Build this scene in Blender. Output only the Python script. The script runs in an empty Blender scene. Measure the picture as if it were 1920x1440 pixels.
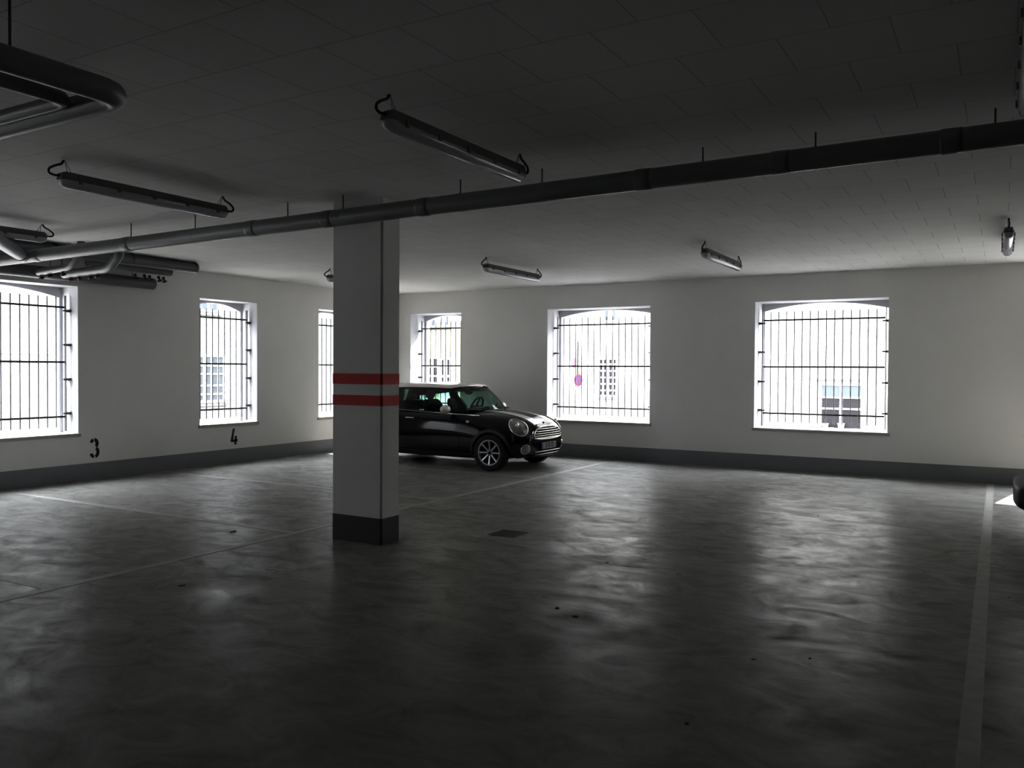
import bpy, bmesh, math, random
from mathutils import Vector, Matrix
from mathutils.bvhtree import BVHTree

random.seed(4)
C = bpy.context.scene.collection
PI = math.pi
L, B, H = 11.466, 14.168, 3.247          # left wall x=-L, back wall y=B, ceiling z=H
CAM_Z = 1.65
XR, YF = 9.0, -6.0                       # right wall, wall behind the camera
GROUND = -1.0                            # street level outside

# ------------------------------------------------------------------ materials
MATS = {}
def new_mat(name):
    m = bpy.data.materials.new(name); m.use_nodes = True
    nt = m.node_tree
    return m, nt, nt.nodes, nt.links, nt.nodes['Principled BSDF']

def mat(name, col, rough=0.5, metal=0.0, spec=0.5, coat=0.0, var=0.0, vscale=8.0, bump=0.0, bscale=60.0, emit=0.0):
    if name in MATS: return MATS[name]
    m, nt, N, K, P = new_mat(name)
    c = (col[0], col[1], col[2], 1)
    P.inputs['Base Color'].default_value = c
    P.inputs['Roughness'].default_value = rough
    P.inputs['Metallic'].default_value = metal
    P.inputs['Specular IOR Level'].default_value = spec
    P.inputs['Coat Weight'].default_value = coat
    P.inputs['Coat Roughness'].default_value = 0.03
    geo = N.new('ShaderNodeNewGeometry')
    if var > 0:
        n = N.new('ShaderNodeTexNoise'); n.inputs['Scale'].default_value = vscale; n.inputs['Detail'].default_value = 5
        K.new(geo.outputs['Position'], n.inputs['Vector'])
        mx = N.new('ShaderNodeMix'); mx.data_type = 'RGBA'
        mx.inputs[6].default_value = tuple(x * (1 - var) for x in col) + (1,)
        mx.inputs[7].default_value = tuple(min(1, x * (1 + var)) for x in col) + (1,)
        K.new(n.outputs['Fac'], mx.inputs[0]); K.new(mx.outputs[2], P.inputs['Base Color'])
    if bump > 0:
        n = N.new('ShaderNodeTexNoise'); n.inputs['Scale'].default_value = bscale; n.inputs['Detail'].default_value = 6
        K.new(geo.outputs['Position'], n.inputs['Vector'])
        b = N.new('ShaderNodeBump'); b.inputs['Strength'].default_value = bump; b.inputs['Distance'].default_value = 0.01
        K.new(n.outputs['Fac'], b.inputs['Height']); K.new(b.outputs['Normal'], P.inputs['Normal'])
    if emit > 0:
        P.inputs['Emission Color'].default_value = c; P.inputs['Emission Strength'].default_value = emit
    MATS[name] = m
    return m

def floor_mat():
    m, nt, N, K, P = new_mat('coated_concrete')
    geo = N.new('ShaderNodeNewGeometry')
    def noise(scale, detail, rot=0.0, sx=1.0, sy=1.0, dist=0.0, rough=0.55):
        mp = N.new('ShaderNodeMapping'); mp.inputs['Scale'].default_value = (sx, sy, 1); mp.inputs['Rotation'].default_value = (0, 0, rot)
        K.new(geo.outputs['Position'], mp.inputs['Vector'])
        n = N.new('ShaderNodeTexNoise'); n.inputs['Scale'].default_value = scale; n.inputs['Detail'].default_value = detail
        n.inputs['Distortion'].default_value = dist; n.inputs['Roughness'].default_value = rough
        K.new(mp.outputs['Vector'], n.inputs['Vector']); return n
    def ramp(n, a, b, c0, c1):
        r = N.new('ShaderNodeMapRange'); r.inputs[1].default_value = a; r.inputs[2].default_value = b
        r.inputs[3].default_value = c0; r.inputs[4].default_value = c1
        K.new(n.outputs['Fac'], r.inputs[0]); return r
    n1 = noise(0.9, 6, 0.6, 1, 1, 1.2); n2 = noise(2.4, 10, 0.5, 1.0, 1.5, 1.0, 0.72); n3 = noise(30, 3)
    mx = N.new('ShaderNodeMix'); mx.data_type = 'RGBA'
    mx.inputs[6].default_value = (0.205, 0.203, 0.19, 1); mx.inputs[7].default_value = (0.325, 0.322, 0.303, 1)
    r1 = ramp(n2, 0.3, 0.72, 0, 1); K.new(r1.outputs[0], mx.inputs[0]); K.new(mx.outputs[2], P.inputs['Base Color'])
    r2 = ramp(n2, 0.33, 0.67, 0.46, 0.28)
    r3 = ramp(n1, 0.3, 0.7, 0.05, -0.05)
    ad = N.new('ShaderNodeMath'); ad.operation = 'ADD'; K.new(r2.outputs[0], ad.inputs[0]); K.new(r3.outputs[0], ad.inputs[1])
    K.new(ad.outputs[0], P.inputs['Roughness'])
    r4 = ramp(n2, 0.33, 0.67, 0.008, 0.066); K.new(r4.outputs[0], P.inputs['Specular IOR Level'])
    a2 = N.new('ShaderNodeMath'); a2.operation = 'MULTIPLY_ADD'; a2.inputs[1].default_value = 0.12
    K.new(n3.outputs['Fac'], a2.inputs[0]); K.new(n2.outputs['Fac'], a2.inputs[2])
    b = N.new('ShaderNodeBump'); b.inputs['Strength'].default_value = 0.10; b.inputs['Distance'].default_value = 0.02
    K.new(a2.outputs[0], b.inputs['Height']); K.new(b.outputs['Normal'], P.inputs['Normal'])
    return m

def ceiling_mat():
    m, nt, N, K, P = new_mat('ceiling_panels')
    geo = N.new('ShaderNodeNewGeometry')
    mp = N.new('ShaderNodeMapping'); mp.inputs['Location'].default_value = (0.451 + 5 , -3.605 + 5.035, 0)
    K.new(geo.outputs['Position'], mp.inputs['Vector'])
    br = N.new('ShaderNodeTexBrick'); br.offset = 0.5; br.offset_frequency = 2
    br.inputs['Scale'].default_value = 1.0; br.inputs['Brick Width'].default_value = 0.5; br.inputs['Row Height'].default_value = 0.5035
    br.inputs['Mortar Size'].default_value = 0.0045; br.inputs['Mortar Smooth'].default_value = 0.3
    br.inputs['Color1'].default_value = (0.635, 0.635, 0.63, 1); br.inputs['Color2'].default_value = (0.665, 0.665, 0.66, 1)
    br.inputs['Mortar'].default_value = (0.47, 0.47, 0.465, 1)
    K.new(mp.outputs['Vector'], br.inputs['Vector']); K.new(br.outputs['Color'], P.inputs['Base Color'])
    n = N.new('ShaderNodeTexNoise'); n.inputs['Scale'].default_value = 90; K.new(geo.outputs['Position'], n.inputs['Vector'])
    iv = N.new('ShaderNodeMath'); iv.operation = 'MULTIPLY_ADD'; iv.inputs[1].default_value = -1.0
    K.new(br.outputs['Fac'], iv.inputs[0])
    sc = N.new('ShaderNodeMath'); sc.operation = 'MULTIPLY'; sc.inputs[1].default_value = 0.35
    K.new(n.outputs['Fac'], sc.inputs[0]); K.new(sc.outputs[0], iv.inputs[2])
    b = N.new('ShaderNodeBump'); b.inputs['Strength'].default_value = 0.35; b.inputs['Distance'].default_value = 0.01
    K.new(iv.outputs[0], b.inputs['Height']); K.new(b.outputs['Normal'], P.inputs['Normal'])
    P.inputs['Roughness'].default_value = 0.95; P.inputs['Specular IOR Level'].default_value = 0.1
    return m

def glass_mat(name, tint, gloss=0.12, extra=0.0):
    m = bpy.data.materials.new(name); m.use_nodes = True
    nt = m.node_tree; N = nt.nodes; K = nt.links
    N.remove(N['Principled BSDF']); out = N['Material Output']
    tr = N.new('ShaderNodeBsdfTransparent'); tr.inputs['Color'].default_value = tuple(tint) + (1,)
    gl = N.new('ShaderNodeBsdfGlossy'); gl.inputs['Roughness'].default_value = 0.03
    lw = N.new('ShaderNodeFresnel'); lw.inputs['IOR'].default_value = 1.45
    ad = N.new('ShaderNodeMath'); ad.operation = 'ADD'; ad.inputs[1].default_value = extra; K.new(lw.outputs[0], ad.inputs[0])
    mx = N.new('ShaderNodeMixShader'); K.new(ad.outputs[0], mx.inputs[0]); K.new(tr.outputs[0], mx.inputs[1]); K.new(gl.outputs[0], mx.inputs[2])
    K.new(mx.outputs[0], out.inputs['Surface'])
    return m

def diffuser_mat():
    m = bpy.data.materials.new('clear_ribbed_plastic'); m.use_nodes = True
    nt = m.node_tree; N = nt.nodes; K = nt.links; P = N['Principled BSDF']; out = N['Material Output']
    P.inputs['Base Color'].default_value = (0.62, 0.63, 0.66, 1); P.inputs['Roughness'].default_value = 0.16
    tr = N.new('ShaderNodeBsdfTransparent'); tr.inputs['Color'].default_value = (0.85, 0.87, 0.9, 1)
    mx = N.new('ShaderNodeMixShader'); mx.inputs[0].default_value = 0.7
    K.new(tr.outputs[0], mx.inputs[1]); K.new(P.outputs[0], mx.inputs[2]); K.new(mx.outputs[0], out.inputs['Surface'])
    return m

M = dict(
    plaster=mat('white_plaster', (0.74, 0.736, 0.722), 0.9, spec=0.15, var=0.03, vscale=3, bump=0.12, bscale=120),
    reveal=mat('reveal_dimmed_plaster', (0.50, 0.502, 0.52), 0.9, spec=0.1, var=0.03, vscale=3, bump=0.1, bscale=120),  # wall plaster with its colour darkened so sky-lit reveals do not burn out
    greywall=mat('grey_concrete', (0.22, 0.22, 0.215), 0.9, spec=0.1, var=0.1, vscale=2),
    colband=mat('shaded_column_band', (0.05, 0.052, 0.06), 0.55, var=0.08, vscale=6),  # base-band grey darkened: shade of the side facing the dark room, in the colour
    band=mat('dark_grey_band', (0.22, 0.226, 0.24), 0.55, var=0.08, vscale=6),
    red=mat('red_band', (0.52, 0.025, 0.022), 0.6, var=0.06, vscale=10),
    black_paint=mat('stencil_black', (0.012, 0.012, 0.012), 0.7, var=0.2, vscale=30),
    line=mat('worn_line_paint', (0.37, 0.365, 0.345), 0.5, spec=0.08, var=0.25, vscale=9, bump=0.1),
    sill=mat('sill_stone', (0.42, 0.40, 0.37), 0.6, var=0.06, vscale=20),
    steel=mat('galvanised_steel', (0.055, 0.054, 0.052), 0.5, metal=0.2, var=0.08, vscale=30),
    barsteel=mat('light_bar_steel', (0.20, 0.20, 0.197), 0.5, metal=0.2),
    darksteel=mat('bracket_steel', (0.10, 0.10, 0.105), 0.5, metal=0.4),
    pvc=mat('grey_pvc', (0.19, 0.193, 0.198), 0.40, spec=0.5, var=0.06, vscale=5),
    pvc2=mat('grey_pipe_jacket', (0.135, 0.138, 0.145), 0.34, spec=0.5, var=0.06, vscale=5),
    pvcdark=mat('dark_jacket', (0.07, 0.072, 0.075), 0.4, var=0.05, vscale=5),
    rubber=mat('rubber_black', (0.012, 0.012, 0.013), 0.6, var=0.1, vscale=20),
    valve=mat('valve_dark', (0.03, 0.012, 0.01), 0.5),
    valve2=mat('valve_oxide', (0.12, 0.03, 0.022), 0.5),
    lamp=mat('lamp_housing', (0.17, 0.168, 0.155), 0.5, var=0.05, vscale=20),
    tube=mat('lamp_tube', (0.7, 0.7, 0.7), 0.3),
    diff=diffuser_mat(),
    cable=mat('cable_black', (0.008, 0.008, 0.008), 0.5),
    wire=mat('bright_wire', (0.35, 0.36, 0.36), 0.3, metal=0.8),
    paint=mat('car_black', (0.003, 0.003, 0.0035), 0.07, spec=0.5),
    white=mat('car_white', (0.74, 0.72, 0.68), 0.3, coat=0.8),
    chrome=mat('chrome', (0.62, 0.61, 0.585), 0.12, metal=1.0),
    alloy=mat('alloy', (0.33, 0.33, 0.335), 0.35, metal=0.7),
    trimblk=mat('trim_black', (0.013, 0.013, 0.014), 0.55, bump=0.1, bscale=200),
    tyre=mat('tyre', (0.012, 0.012, 0.012), 0.8, bump=0.2, bscale=90),
    dark=mat('cavity_dark', (0.004, 0.004, 0.004), 0.8),
    seat=mat('seat_cloth', (0.010, 0.010, 0.011), 0.8, var=0.1, vscale=40),
    lens=mat('lamp_lens', (0.33, 0.34, 0.33), 0.08, metal=0.5, coat=1.0, var=0.45, vscale=28),
    glass=glass_mat('tinted_glass', (0.52, 0.72, 0.66), extra=0.02),
    plate=mat('plate_white', (0.26, 0.26, 0.255), 0.4),
    plateblue=mat('plate_blue', (0.015, 0.03, 0.16), 0.4),
    amber=mat('indicator_pale', (0.75, 0.66, 0.50), 0.2, coat=1.0),
    iron=mat('cast_iron', (0.022, 0.017, 0.012), 0.6, var=0.3, vscale=30, bump=0.3),
    facade=mat('cream_render', (0.34, 0.335, 0.31), 0.9, spec=0.1, var=0.02, vscale=1.5),
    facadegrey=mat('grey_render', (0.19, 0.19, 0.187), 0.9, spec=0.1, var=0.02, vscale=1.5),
    facadeyel=mat('yellow_render', (0.27, 0.245, 0.17), 0.9, spec=0.1, var=0.03, vscale=1.5),
    fwhite=mat('window_white', (0.4, 0.4, 0.4), 0.6),
    pane=mat('dark_pane', (0.017, 0.016, 0.017), 0.35, spec=0.2, var=0.25, vscale=3),
    paneblue=mat('pale_pane', (0.045, 0.05, 0.055), 0.35, spec=0.2, var=0.2, vscale=3),
    blind=mat('blind_blue', (0.058, 0.067, 0.07), 0.8, spec=0.1),
    street=mat('street_paving', (0.22, 0.215, 0.205), 0.9, spec=0.1, var=0.08, vscale=2),
    stonesill=mat('facade_sill', (0.06, 0.058, 0.056), 0.8),
    pole=mat('sign_pole', (0.006, 0.006, 0.006), 0.5, metal=0.2),
    signred=mat('sign_red', (0.095, 0.003, 0.003), 0.5),
    signblue=mat('sign_blue', (0.012, 0.014, 0.085), 0.5),
    signpink=mat('sign_pink', (0.12, 0.055, 0.085), 0.6),
    paper=mat('paper', (0.75, 0.76, 0.78), 0.8),
    leaf=mat('dead_leaf', (0.03, 0.022, 0.014), 0.8, var=0.3, vscale=60),
)
M['floor'] = floor_mat(); M['ceiling'] = ceiling_mat()

# ------------------------------------------------------------------ helpers
def tag(o, label=None, cat=None, group=None, kind=None):
    if label: o['label'] = label
    if cat: o['category'] = cat
    if group: o['group'] = group
    if kind: o['kind'] = kind
    return o

def empty(name, loc=(0, 0, 0), rz=0.0, parent=None, **kw):
    o = bpy.data.objects.new(name, None); C.objects.link(o)
    o.location = loc; o.rotation_euler = (0, 0, rz); o.empty_display_size = 0.1
    if parent: o.parent = parent
    return tag(o, **kw)

def link(name, bm, m, parent=None, smooth=False, recalc=True, **kw):
    if recalc: bmesh.ops.recalc_face_normals(bm, faces=bm.faces[:])
    me = bpy.data.meshes.new(name); bm.to_mesh(me); bm.free()
    for k in (m if isinstance(m, (list, tuple)) else [m]): me.materials.append(k)
    if smooth:
        for p in me.polygons: p.use_smooth = True
    o = bpy.data.objects.new(name, me); C.objects.link(o)
    if parent: o.parent = parent
    return tag(o, **kw)

def bx(bm, x0, x1, y0, y1, z0, z1, bevel=0.0, mi=0):
    vs = [bm.verts.new((x, y, z)) for x in (x0, x1) for y in (y0, y1) for z in (z0, z1)]
    f = []
    for a in ((0, 1, 3, 2), (4, 6, 7, 5), (0, 4, 5, 1), (2, 3, 7, 6), (0, 2, 6, 4), (1, 5, 7, 3)):
        q = bm.faces.new([vs[i] for i in a]); q.material_index = mi; f.append(q)
    if bevel > 0:
        es = list({e for q in f for e in q.edges})
        bmesh.ops.bevel(bm, geom=es, offset=bevel, segments=2, profile=0.5, affect='EDGES')
    return bm

def tube(bm, pts, r, n=10, cap=True, closed=False, mi=0):
    pts = [Vector(p) for p in pts]; rings = []
    rs = r if isinstance(r, (list, tuple)) else [r] * len(pts)
    ref = None
    for i, p in enumerate(pts):
        if closed: t = pts[(i + 1) % len(pts)] - pts[i - 1]
        else: t = pts[min(i + 1, len(pts) - 1)] - pts[max(i - 1, 0)]
        t.normalize()
        if ref is None:
            ref = Vector((0, 0, 1)) if abs(t.z) < 0.9 else Vector((1, 0, 0))
        a = (ref - t * ref.dot(t)).normalized(); b = t.cross(a); ref = a
        rings.append([bm.verts.new(p + (a * math.cos(2 * PI * k / n) + b * math.sin(2 * PI * k / n)) * rs[i]) for k in range(n)])
    m = len(rings)
    for i in range(m if closed else m - 1):
        A, Bq = rings[i], rings[(i + 1) % m]
        for k in range(n):
            q = bm.faces.new((A[k], A[(k + 1) % n], Bq[(k + 1) % n], Bq[k])); q.material_index = mi; q.smooth = True
    if cap and not closed:
        for f in (bm.faces.new(rings[0][::-1]), bm.faces.new(rings[-1])):
            f.material_index = mi
            for e in f.edges: e.smooth = False
    return bm

def bend(pts, r=0.1, n=7):
    """polyline with each inner corner rounded by an arc of about radius r"""
    pts = [Vector(p) for p in pts]; out = [pts[0]]
    for i in range(1, len(pts) - 1):
        a = (pts[i - 1] - pts[i]); b = (pts[i + 1] - pts[i])
        d = min(r, a.length * 0.49, b.length * 0.49)
        p0 = pts[i] + a.normalized() * d; p1 = pts[i] + b.normalized() * d
        for k in range(n + 1):
            t = k / n; out.append(p0 * (1 - t) ** 2 + pts[i] * 2 * t * (1 - t) + p1 * t * t)
    return out + [pts[-1]]

def lathe(bm, prof, axis='y', n=32, center=(0, 0, 0), mi=0, smooth=True, cap=True):
    cx, cy, cz = center; rings = []
    for (r, h) in prof:
        ring = []
        for k in range(n):
            a = 2 * PI * k / n; c, s = math.cos(a) * r, math.sin(a) * r
            v = (cx + c, cy + h, cz + s) if axis == 'y' else (cx + c, cy + s, cz + h) if axis == 'z' else (cx + h, cy + c, cz + s)
            ring.append(bm.verts.new(v))
        rings.append(ring)
    for i in range(len(rings) - 1):
        for k in range(n):
            q = bm.faces.new((rings[i][k], rings[i][(k + 1) % n], rings[i + 1][(k + 1) % n], rings[i + 1][k])); q.smooth = smooth; q.material_index = mi
    for r, ring in ((prof[0][0], rings[0][::-1]), (prof[-1][0], rings[-1])):
        if cap and r > 1e-5:
            f = bm.faces.new(ring); f.material_index = mi
            for e in f.edges: e.smooth = False
    return bm

def ellipsoid(bm, c, r, u=20, v=12, mi=0):
    g = bmesh.ops.create_uvsphere(bm, u_segments=u, v_segments=v, radius=1.0)
    for w in g['verts']: w.co = Vector((c[0] + w.co.x * r[0], c[1] + w.co.y * r[1], c[2] + w.co.z * r[2]))
    for f in {f for w in g['verts'] for f in w.link_faces}: f.smooth = True; f.material_index = mi
    return bm

def copy_tree(o, parent=None):
    c = o.copy(); C.objects.link(c)
    if parent: c.parent = parent
    for ch in list(o.children): copy_tree(ch, c)
    return c

def plate_with_holes(bm, rect, holes, to3d, thick):
    """flat slab in 2D (a,b) with hole loops, extruded by the vector thick"""
    def loop(pts):
        vs = [bm.verts.new(to3d(*p)) for p in pts]
        return [bm.edges.new((vs[i], vs[(i + 1) % len(vs)])) for i in range(len(vs))]
    a0, a1, b0, b1 = rect
    es = loop([(a0, b0), (a1, b0), (a1, b1), (a0, b1)])
    for h in holes: es += loop(h)
    r = bmesh.ops.triangle_fill(bm, use_beauty=True, use_dissolve=False, edges=es)
    fs = [f for f in r['geom'] if isinstance(f, bmesh.types.BMFace)]
    ex = bmesh.ops.extrude_face_region(bm, geom=fs)
    bmesh.ops.translate(bm, verts=[v for v in ex['geom'] if isinstance(v, bmesh.types.BMVert)], vec=thick)

def arch(a0, a1, z0, zs, zp, n=14):
    """opening outline: straight sides, segmental arch on top"""
    pts = [(a0, z0), (a1, z0)]
    for k in range(n + 1):
        t = 1 - 2 * k / n
        pts.append(((a0 + a1) / 2 + t * (a1 - a0) / 2, zs + (zp - zs) * (1 - t * t)))
    return pts

# ------------------------------------------------------------------ room shell
ZS, ZT = 0.69, 2.81                                    # opening bottom / top
BACK = [(-10.80, -9.51), (-7.515, -5.43), (-3.567, -1.508), (0.38, 2.44), (4.33, 6.39)]
LEFT = [(-2.6, -0.55), (1.2, 3.25), (5.13, 7.197), (9.315, 10.55), (12.11, 13.35)]
RB, RL = 0.50, 0.38                                    # reveal depths

bm = bmesh.new(); bx(bm, -L - 0.1, XR + 0.1, YF - 0.1, B + 0.1, -0.3, 0)
floor = link('floor', bm, M['floor'], kind='structure')
bm = bmesh.new(); bx(bm, -L - 0.55, XR + 0.3, YF - 0.3, B + 0.68, H, H + 0.35)
ceiling = link('ceiling', bm, M['ceiling'], kind='structure')

bm = bmesh.new()
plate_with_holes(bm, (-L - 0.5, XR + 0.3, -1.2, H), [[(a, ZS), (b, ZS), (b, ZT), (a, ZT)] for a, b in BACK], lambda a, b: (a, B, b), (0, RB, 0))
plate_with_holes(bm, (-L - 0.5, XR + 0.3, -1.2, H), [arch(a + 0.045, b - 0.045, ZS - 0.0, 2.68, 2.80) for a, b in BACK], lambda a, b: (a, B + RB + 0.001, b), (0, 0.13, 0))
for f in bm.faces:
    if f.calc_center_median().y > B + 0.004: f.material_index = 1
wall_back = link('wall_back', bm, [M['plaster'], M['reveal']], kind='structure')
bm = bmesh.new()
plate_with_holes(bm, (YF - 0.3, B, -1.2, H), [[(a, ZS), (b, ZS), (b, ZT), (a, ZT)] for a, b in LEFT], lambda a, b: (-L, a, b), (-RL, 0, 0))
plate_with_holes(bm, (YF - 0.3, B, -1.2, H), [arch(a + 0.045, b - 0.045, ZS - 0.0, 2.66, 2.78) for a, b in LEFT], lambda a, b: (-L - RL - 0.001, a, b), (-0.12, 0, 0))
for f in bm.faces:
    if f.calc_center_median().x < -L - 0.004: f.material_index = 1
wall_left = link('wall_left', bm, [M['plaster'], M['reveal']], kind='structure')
bm = bmesh.new(); bx(bm, XR, XR + 0.3, YF - 0.3, B, -0.3, H)
link('wall_right', bm, M['greywall'], kind='structure')
bm = bmesh.new(); bx(bm, -L, XR, YF - 0.3, YF, -0.3, H)
link('wall_front', bm, M['greywall'], kind='structure')
# painted base bands, 24.8 cm high
bm = bmesh.new(); bx(bm, -L, XR, B - 0.004, B, 0, 0.248); link('baseboard_back', bm, M['band'], kind='structure')
bm = bmesh.new(); bx(bm, -L, -L + 0.004, YF, B - 0.004, 0, 0.248); link('baseboard_left', bm, M['band'], kind='structure')

# painted bay lines: part of the floor
def stripe(x0, x1, y0, y1):
    bm = bmesh.new(); bx(bm, x0, x1, y0, y1, 0.0002, 0.002)
    return link('painted_line', bm, M['line'], floor)
for y in (3.59, 6.083, 8.594, 11.134): stripe(-L + 0.02, -6.11, y - 0.045, y + 0.045)
stripe(-6.11, -6.02, -2.0, B - 0.02)
stripe(-0.14, -0.05, -1.0, B - 0.02)

# stencilled bay numbers on the left wall
def arc_strip(bm, cy, cz, ry, rz, a0, a1, w, n=10):
    prev = None
    for k in range(n + 1):
        a = math.radians(a0 + (a1 - a0) * k / n)
        q = []
        for s in (-w / 2, w / 2):
            q.append(bm.verts.new((-L + 0.003, cy + math.cos(a) * (ry + s), cz + math.sin(a) * (rz + s))))
        if prev: bm.faces.new((prev[0], prev[1], q[1], q[0]))
        prev = q
def quad(bm, pts):
    bm.faces.new([bm.verts.new((-L + 0.003, y, z)) for y, z in pts])
bm = bmesh.new(); y0 = 7.445
arc_strip(bm, y0 - 0.005, 0.53, 0.048, 0.055, 165, 105, 0.044); arc_strip(bm, y0 - 0.005, 0.53, 0.048, 0.055, 85, -55, 0.048)
arc_strip(bm, y0, 0.40, 0.055, 0.065, 62, -75, 0.048); arc_strip(bm, y0, 0.40, 0.055, 0.065, -100, -165, 0.044)
o = link('stencilled_number', bm, M['black_paint'], wall_left); o['label'] = 'black stencilled number 3'
bm = bmesh.new(); y0 = 10.02
quad(bm, [(y0 - 0.018, 0.597), (y0 + 0.028, 0.597), (y0 - 0.018, 0.395), (y0 - 0.068, 0.370)])
quad(bm, [(y0 - 0.068, 0.370), (y0 - 0.03, 0.412), (y0 + 0.004, 0.405), (y0 + 0.004, 0.366)])
quad(bm, [(y0 + 0.024, 0.468), (y0 + 0.070, 0.468), (y0 + 0.062, 0.318), (y0 + 0.018, 0.318)])
quad(bm, [(y0 + 0.010, 0.408), (y0 + 0.086, 0.413), (y0 + 0.086, 0.372), (y0 + 0.010, 0.366)])
o = link('stencilled_number', bm, M['black_paint'], wall_left); o['label'] = 'black stencilled number 4'

# window sills
def window(n, wall, a, b):
    r = empty('window_%d' % n, (0, 0, 0), kind='structure')
    bm = bmesh.new()
    if wall == 'back': bx(bm, a - 0.03, b + 0.03, B - 0.025, B + RB + 0.16, ZS - 0.045, ZS + 0.004, 0.004)
    else: bx(bm, -L - RL - 0.15, -L + 0.025, a - 0.03, b + 0.03, ZS - 0.045, ZS + 0.004, 0.004)
    link('window_sill', bm, M['sill'], r)
window(1, 'left', *LEFT[2]); window(2, 'left', *LEFT[3]); window(3, 'left', *LEFT[4])
window(4, 'back', *BACK[0]); window(5, 'back', *BACK[1]); window(6, 'back', *BACK[2])

# ------------------------------------------------------------------ window grilles (steel bars), built facing -y, origin at sill middle
def make_grille(width, nbar):
    g = empty('window_grille')
    hw = width / 2 - 0.075
    for z in (0.242, 1.03, 1.82):
        bm = bmesh.new(); bx(bm, -hw, hw, -0.006, 0.006, z - 0.014, z + 0.014); link('rail', bm, M['steel'], g)
    for k in range(nbar):
        x = (k - (nbar - 1) / 2) * 0.1277
        bm = bmesh.new(); tube(bm, [(x, 0, 0.09), (x, 0, 1.965)], 0.0095, 8); link('bar', bm, M['barsteel'], g)
    for s in (-1, 1):
        bm = bmesh.new(); bx(bm, s * (hw + 0.012) - 0.006, s * (hw + 0.012) + 0.006, -0.02, 0.02, 0.03, 1.99); link('side_post', bm, M['steel'], g)
        for z in (0.29, 0.78, 1.28, 1.77):
            bm = bmesh.new(); bx(bm, min(s * (hw - 0.04), s * (width / 2 - 0.002)), max(s * (hw - 0.04), s * (width / 2 - 0.002)), -0.045, -0.021, z - 0.011, z + 0.011)
            bx(bm, min(s * (hw + 0.02), s * (width / 2 - 0.002)), max(s * (hw + 0.02), s * (width / 2 - 0.002)), -0.05, 0.05, z - 0.018, z + 0.018)
            link('wall_bracket', bm, M['darksteel'], g)
    return g
GG = 'steel bar grilles in the window openings'
wide = make_grille(2.06, 14); narrow = make_grille(1.24, 8)
def place_grille(proto, first, loc, rz, label):
    o = proto if first else copy_tree(proto)
    o.location = loc; o.rotation_euler = (0, 0, rz)
    tag(o, label, 'window grille', GG)
place_grille(wide, True, (-2.5375, B + 0.285, ZS), 0, 'steel bar grille in the right back-wall window, window blind and pots beyond')
place_grille(wide, False, (-6.4725, B + 0.285, ZS), 0, "steel bar grille in the back-wall window with a round road sign behind it")
place_grille(narrow, True, (-10.155, B + 0.285, ZS), 0, 'steel bar grille in the narrow back-wall window directly above the car roof')
place_grille(wide, False, (-L - 0.20, 6.1635, ZS), PI / 2, 'steel bar grille in the large left-wall window beside the stencilled 3')
place_grille(narrow, False, (-L - 0.20, 9.9325, ZS), PI / 2, 'steel bar grille in the left-wall window above the stencilled 4')
place_grille(narrow, False, (-L - 0.20, 12.73, ZS), PI / 2, 'steel bar grille in the left-wall window half hidden by the striped column')

# ------------------------------------------------------------------ column with red stripes
col = empty('striped_column', (-5.27, 6.21, 0), label='white square concrete column with two red stripes and dark grey base', cat='column', kind='thing')
X0, X1, Y0, Y1 = -0.306, 0.307, -0.137, 0.138
def col_box(name, z0, z1, g, m):
    bm = bmesh.new()
    c = 0.016
    pts = [(X0 - g + c, Y0 - g), (X1 + g - c, Y0 - g), (X1 + g, Y0 - g + c), (X1 + g, Y1 + g - c), (X1 + g - c, Y1 + g), (X0 - g + c, Y1 + g), (X0 - g, Y1 + g - c), (X0 - g, Y0 - g + c)]
    lo = [bm.verts.new((x, y, z0)) for x, y in pts]; hi = [bm.verts.new((x, y, z1)) for x, y in pts]
    for i in range(8): bm.faces.new((lo[i], lo[(i + 1) % 8], hi[(i + 1) % 8], hi[i]))
    bm.faces.new(lo[::-1]); bm.faces.new(hi)
    return link(name, bm, m, col)
col_box('shaft', 0, H, 0, M['plaster'])
col_box('base_band', 0, 0.248, 0.002, M['colband'])
col_box('red_stripe', 1.503, 1.604, 0.002, M['red']); col_box('red_stripe', 1.301, 1.399, 0.002, M['red'])

# ------------------------------------------------------------------ floor drain, litter
dr = empty('floor_drain', (-4.24, 7.18, 0), label='square dark iron floor drain grate set in the garage floor', cat='floor drain')
bm = bmesh.new()
for x0, x1, y0, y1 in ((-0.15, 0.15, -0.15, -0.125), (-0.15, 0.15, 0.125, 0.15), (-0.15, -0.125, -0.125, 0.125), (0.125, 0.15, -0.125, 0.125)): bx(bm, x0, x1, y0, y1, 0.0, 0.004)
link('frame', bm, M['iron'], dr)
bm = bmesh.new()
for k in range(9): bx(bm, -0.12 + k * 0.0285, -0.12 + k * 0.0285 + 0.014, -0.124, 0.124, 0.0, 0.003)
link('grate', bm, M['iron'], dr)
bm = bmesh.new(); bx(bm, -0.124, 0.124, -0.124, 0.124, 0.0001, 0.0006); link('sump', bm, M['dark'], dr)

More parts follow.
